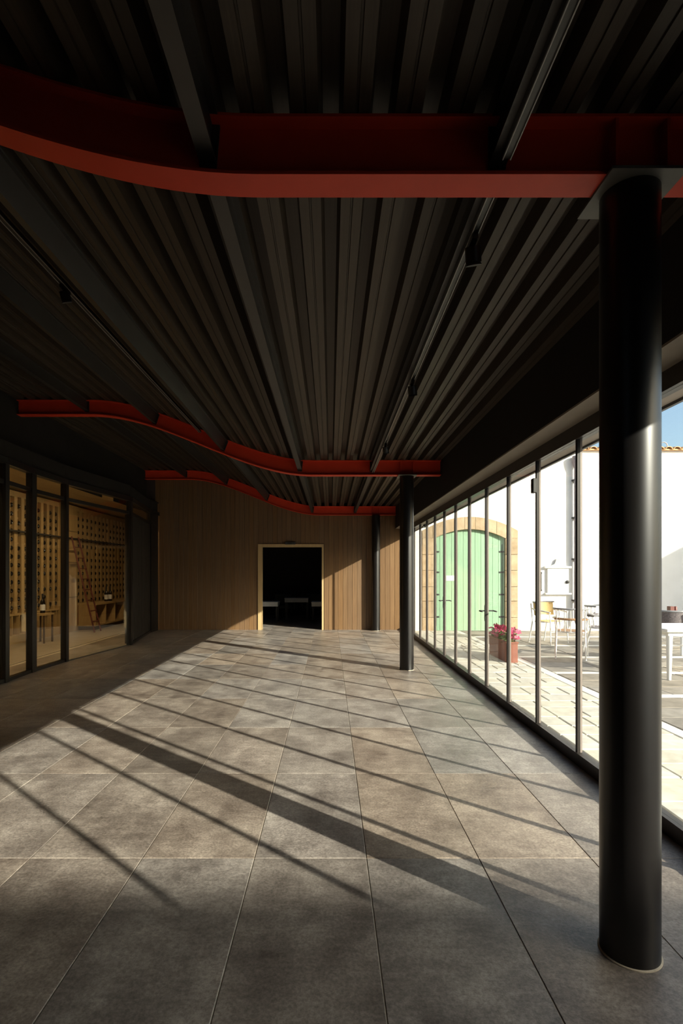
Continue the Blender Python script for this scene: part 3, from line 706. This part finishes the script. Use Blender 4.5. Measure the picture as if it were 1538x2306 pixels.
# ------------------------------------------------------------------ planter
pl = thing('flower_box', 'terracotta flower box with pink flowers outside the glass doors', 'planter', (3.125, 9.62, -0.012))
b = MB()
for (a, c, z0, z1) in ():
    pass
W2, L2 = 0.095, 0.50
b.box((-W2, -L2, 0), (W2, L2, 0.05)); 
b.box((-W2, -L2, 0.05), (-W2 + 0.03, L2, 0.33)); b.box((W2 - 0.03, -L2, 0.05), (W2, L2, 0.33))
b.box((-W2 + 0.03, -L2, 0.05), (W2 - 0.03, -L2 + 0.03, 0.33)); b.box((-W2 + 0.03, L2 - 0.03, 0.05), (W2 - 0.03, L2, 0.33))
b.build('box', 'terracotta', pl)
bx('soil', (-W2 + 0.03, -L2 + 0.03, 0.24), (W2 - 0.03, L2 - 0.03, 0.29), 'rack_back', pl)
for (a0, a1, c0, c1) in ((-W2-.012, -W2+.03, -L2-.012, L2+.012), (W2-.03, W2+.012, -L2-.012, L2+.012)): bx('rim', (a0, c0, 0.33), (a1, c1, 0.355), 'terracotta', pl)
for s in (-1, 1): bx('rim', (-W2+.03, s*(L2-.009)-.021, 0.33), (W2-.03, s*(L2-.009)+.021, 0.355), 'terracotta', pl)
random.seed(5)
lf = MB(); fw = MB()
for k in range(260):
    px, py = random.uniform(-0.08, 0.08), random.uniform(-0.46, 0.46); h = 0.29 + random.uniform(0.02, 0.22)
    c = Vector((px * 1.2, py * 1.05, h)); u = Vector((random.uniform(-1, 1), random.uniform(-1, 1), random.uniform(-.3, .6))).normalized(); v = u.cross(Vector((random.uniform(-1, 1), random.uniform(-1, 1), 1))).normalized()
    s = random.uniform(0.035, 0.06)
    lf.add([c - u*s, c + v*s*0.45, c + u*s, c - v*s*0.45], [(0, 1, 2, 3)])
lfo = MB(); me = bpy.data.meshes.new('foliage'); me.from_pydata(lf.v, [], lf.f); me.materials.append(M['leaf']); fo = link('foliage', me, pl); fo['kind'] = 'stuff'
petal = MB()
for q in range(5):
    a_ = 2 * PI * q / 5; d1 = Vector((math.cos(a_), math.sin(a_), 0.25)); d2 = Vector((math.cos(a_ + .55), math.sin(a_ + .55), 0.4)); d3 = Vector((math.cos(a_ - .55), math.sin(a_ - .55), 0.4))
    petal.add([(0, 0, 0), d3 * 0.035, d1 * 0.05, d2 * 0.035], [(0, 1, 2, 3)])
pmesh = bpy.data.meshes.new('blossom'); pmesh.from_pydata(petal.v, [], petal.f); pmesh.materials.append(M['pink'])
for k in range(70):
    cx, cy = random.choice(((-0.03, 0.30), (0.0, 0.15), (0.02, 0.38), (0.05, -0.42), (0.03, 0.02)))
    o = link('blossom', pmesh, pl, (cx + random.gauss(0, 0.07), cy + random.gauss(0, 0.08), 0.44 + random.uniform(-0.06, 0.13)))
    o.rotation_euler = (random.uniform(-1, 1), random.uniform(-1, 1), random.uniform(0, 6)); o.scale = (1.2, 1.2, 1.2)

# ------------------------------------------------------------------ cafe chairs and tables
def cafe_chair(x, y, rz, label, wick, woven=False):
    t = thing('cafe_chair', label, 'chair', (x, y, -0.012), 'cafe chairs on the plaza', rz)
    R = 0.013
    t.scale = (1.12, 1.12, 1.08)
    # local: seat faces -y, backrest at +y
    for s in (-1, 1):
        MB().tube([(s*0.25, -0.24, 0), (s*0.235, -0.22, 0.44), (s*0.25, -0.21, 0.64)], R, 8).build('front_leg', 'alu', t, smooth=True)
        MB().tube([(s*0.22, 0.30, 0), (s*0.21, 0.22, 0.44), (s*0.20, 0.27, 0.80)], R, 8).build('rear_leg', 'alu', t, smooth=True)
        MB().tube([(s*0.25, -0.23, 0.64), (s*0.27, -0.05, 0.665), (s*0.265, 0.10, 0.67), (s*0.21, 0.23, 0.70)], 0.016, 8).build('armrest', 'alu', t, smooth=True)
    sd = []
    for k in range(16):
        a = 2 * PI * k / 16; sx = math.copysign(abs(math.cos(a)) ** 0.6, math.cos(a)) * 0.225; sy = math.copysign(abs(math.sin(a)) ** 0.6, math.sin(a)) * 0.22
        sd.append((sx, sy))
    b = MB(); n = 16
    b.add([(p[0], p[1], 0.43) for p in sd] + [(p[0], p[1], 0.455) for p in sd] + [(0, 0, 0.448)], [(k, (k+1) % n, n + (k+1) % n, n + k) for k in range(n)] + [(n + k, n + (k+1) % n, 2*n) for k in range(n)] + [tuple(range(n - 1, -1, -1))])
    b.build('seat', wick, t)
    MB().tube([(p[0]*1.03, p[1]*1.03, 0.44) for p in sd + [sd[0]]], 0.012, 6, False).build('seat_ring', 'alu', t, smooth=True)
    if woven:
        # curved woven back
        b = MB(); K = 10; vs = []
        for k in range(K + 1):
            a = PI * (0.06 + 0.88 * k / K); bxp = 0.245 * math.cos(a); byp = 0.04 + 0.22 * math.sin(a)
            for (zz, g) in ((0.56, 0.0), (0.82, 0.03)):
                for th in (0, 0.012): vs.append((bxp * (1 + g), byp + g + th, zz))
        fs = []
        for k in range(K):
            a, c = k * 4, k * 4 + 4
            fs += [(a, c, c + 2, a + 2), (a + 1, a + 3, c + 3, c + 1), (a + 2, c + 2, c + 3, a + 3), (a, a + 1, c + 1, c)]
        b.add(vs, fs).build('backrest', wick, t, smooth=True)
    else:
        for k in range(7):
            a = PI * (0.14 + 0.72 * k / 6); px, py = 0.245 * math.cos(a), 0.04 + 0.22 * math.sin(a)
            MB().tube([(px * 0.9, py - 0.01, 0.45), (px, py + 0.01, 0.64), (px * 1.03, py + 0.03, 0.82)], 0.009, 6).build('back_slat', 'alu', t, smooth=True)
        MB().tube([(0.25 * math.cos(PI * (0.1 + 0.8 * k / 10)), 0.05 + 0.22 * math.sin(PI * (0.1 + 0.8 * k / 10)), 0.66) for k in range(11)], 0.02, 8).build('back_band', wick, t, smooth=True)
    rim = [(0.255 * math.cos(PI * (0.02 + 0.96 * k / 12)) * 1.03, 0.07 + 0.225 * math.sin(PI * (0.02 + 0.96 * k / 12)), 0.83) for k in range(13)]
    MB().tube(rim, 0.016, 8).build('top_rail', 'rail_grey', t, smooth=True)
    MB().tube([(-0.235, -0.22, 0.25), (0.235, -0.22, 0.25)], 0.009, 6).build('stretcher', 'alu', t, smooth=True)
    return t
def cafe_table(x, y, w, d, z, label, square=True):
    t = thing('cafe_table', label, 'table', (x, y, -0.012), 'white cafe tables')
    bx('table_top', (-w/2, -d/2, z - 0.045), (w/2, d/2, z), 'white_plastic', t, bevel=0.008)
    bx('apron', (-w/2 + 0.05, -d/2 + 0.05, z - 0.10), (w/2 - 0.05, d/2 - 0.05, z - 0.045), 'white_plastic', t)
    for sx in (-1, 1):
        for sy in (-1, 1):
            MB().tube([(sx*(w/2-0.08), sy*(d/2-0.08), 0), (sx*(w/2-0.09), sy*(d/2-0.09), z - 0.1)], [0.028, 0.045], 12).build('leg', 'white_plastic', t, smooth=True)
    return t
cafe_chair(4.82, 11.7, 0.5, 'straw coloured wicker chair, leftmost on the plaza, right of the flower box', 'wicker_yellow', True)
cafe_chair(4.42, 9.75, 2.7, 'brown wicker chair with pale legs before the downpipe', 'wicker_brown')
cafe_chair(5.35, 10.4, 1.0, 'grey wicker chair beside the thick black column, outside the glass', 'wicker_grey')
cafe_chair(5.9, 9.2, 2.6, 'dark grey wicker chair between the two white tables', 'wicker_grey', True)
cafe_table(5.28, 8.05, 0.95, 0.95, 0.74, 'white square cafe table at the right edge, nearest the glass')
cafe_table(6.95, 10.3, 0.9, 0.9, 0.75, 'white square cafe table farther back at the right edge')
cd = thing('condiment_caddy', 'small dark red caddy standing on the rear white table', 'caddy', (6.62, 10.25, 0.738))
bx('tray', (-0.09, -0.06, 0.0), (0.09, 0.06, 0.02), 'red_brown', cd)
bx('holder', (-0.085, -0.055, 0.02), (-0.01, 0.055, 0.15), 'red_brown', cd)
MB().lathe([(0.03, 0.02), (0.03, 0.13), (0.015, 0.15)], 10, (0.045, 0, 0)).build('jar', 'red_brown', cd, smooth=True)
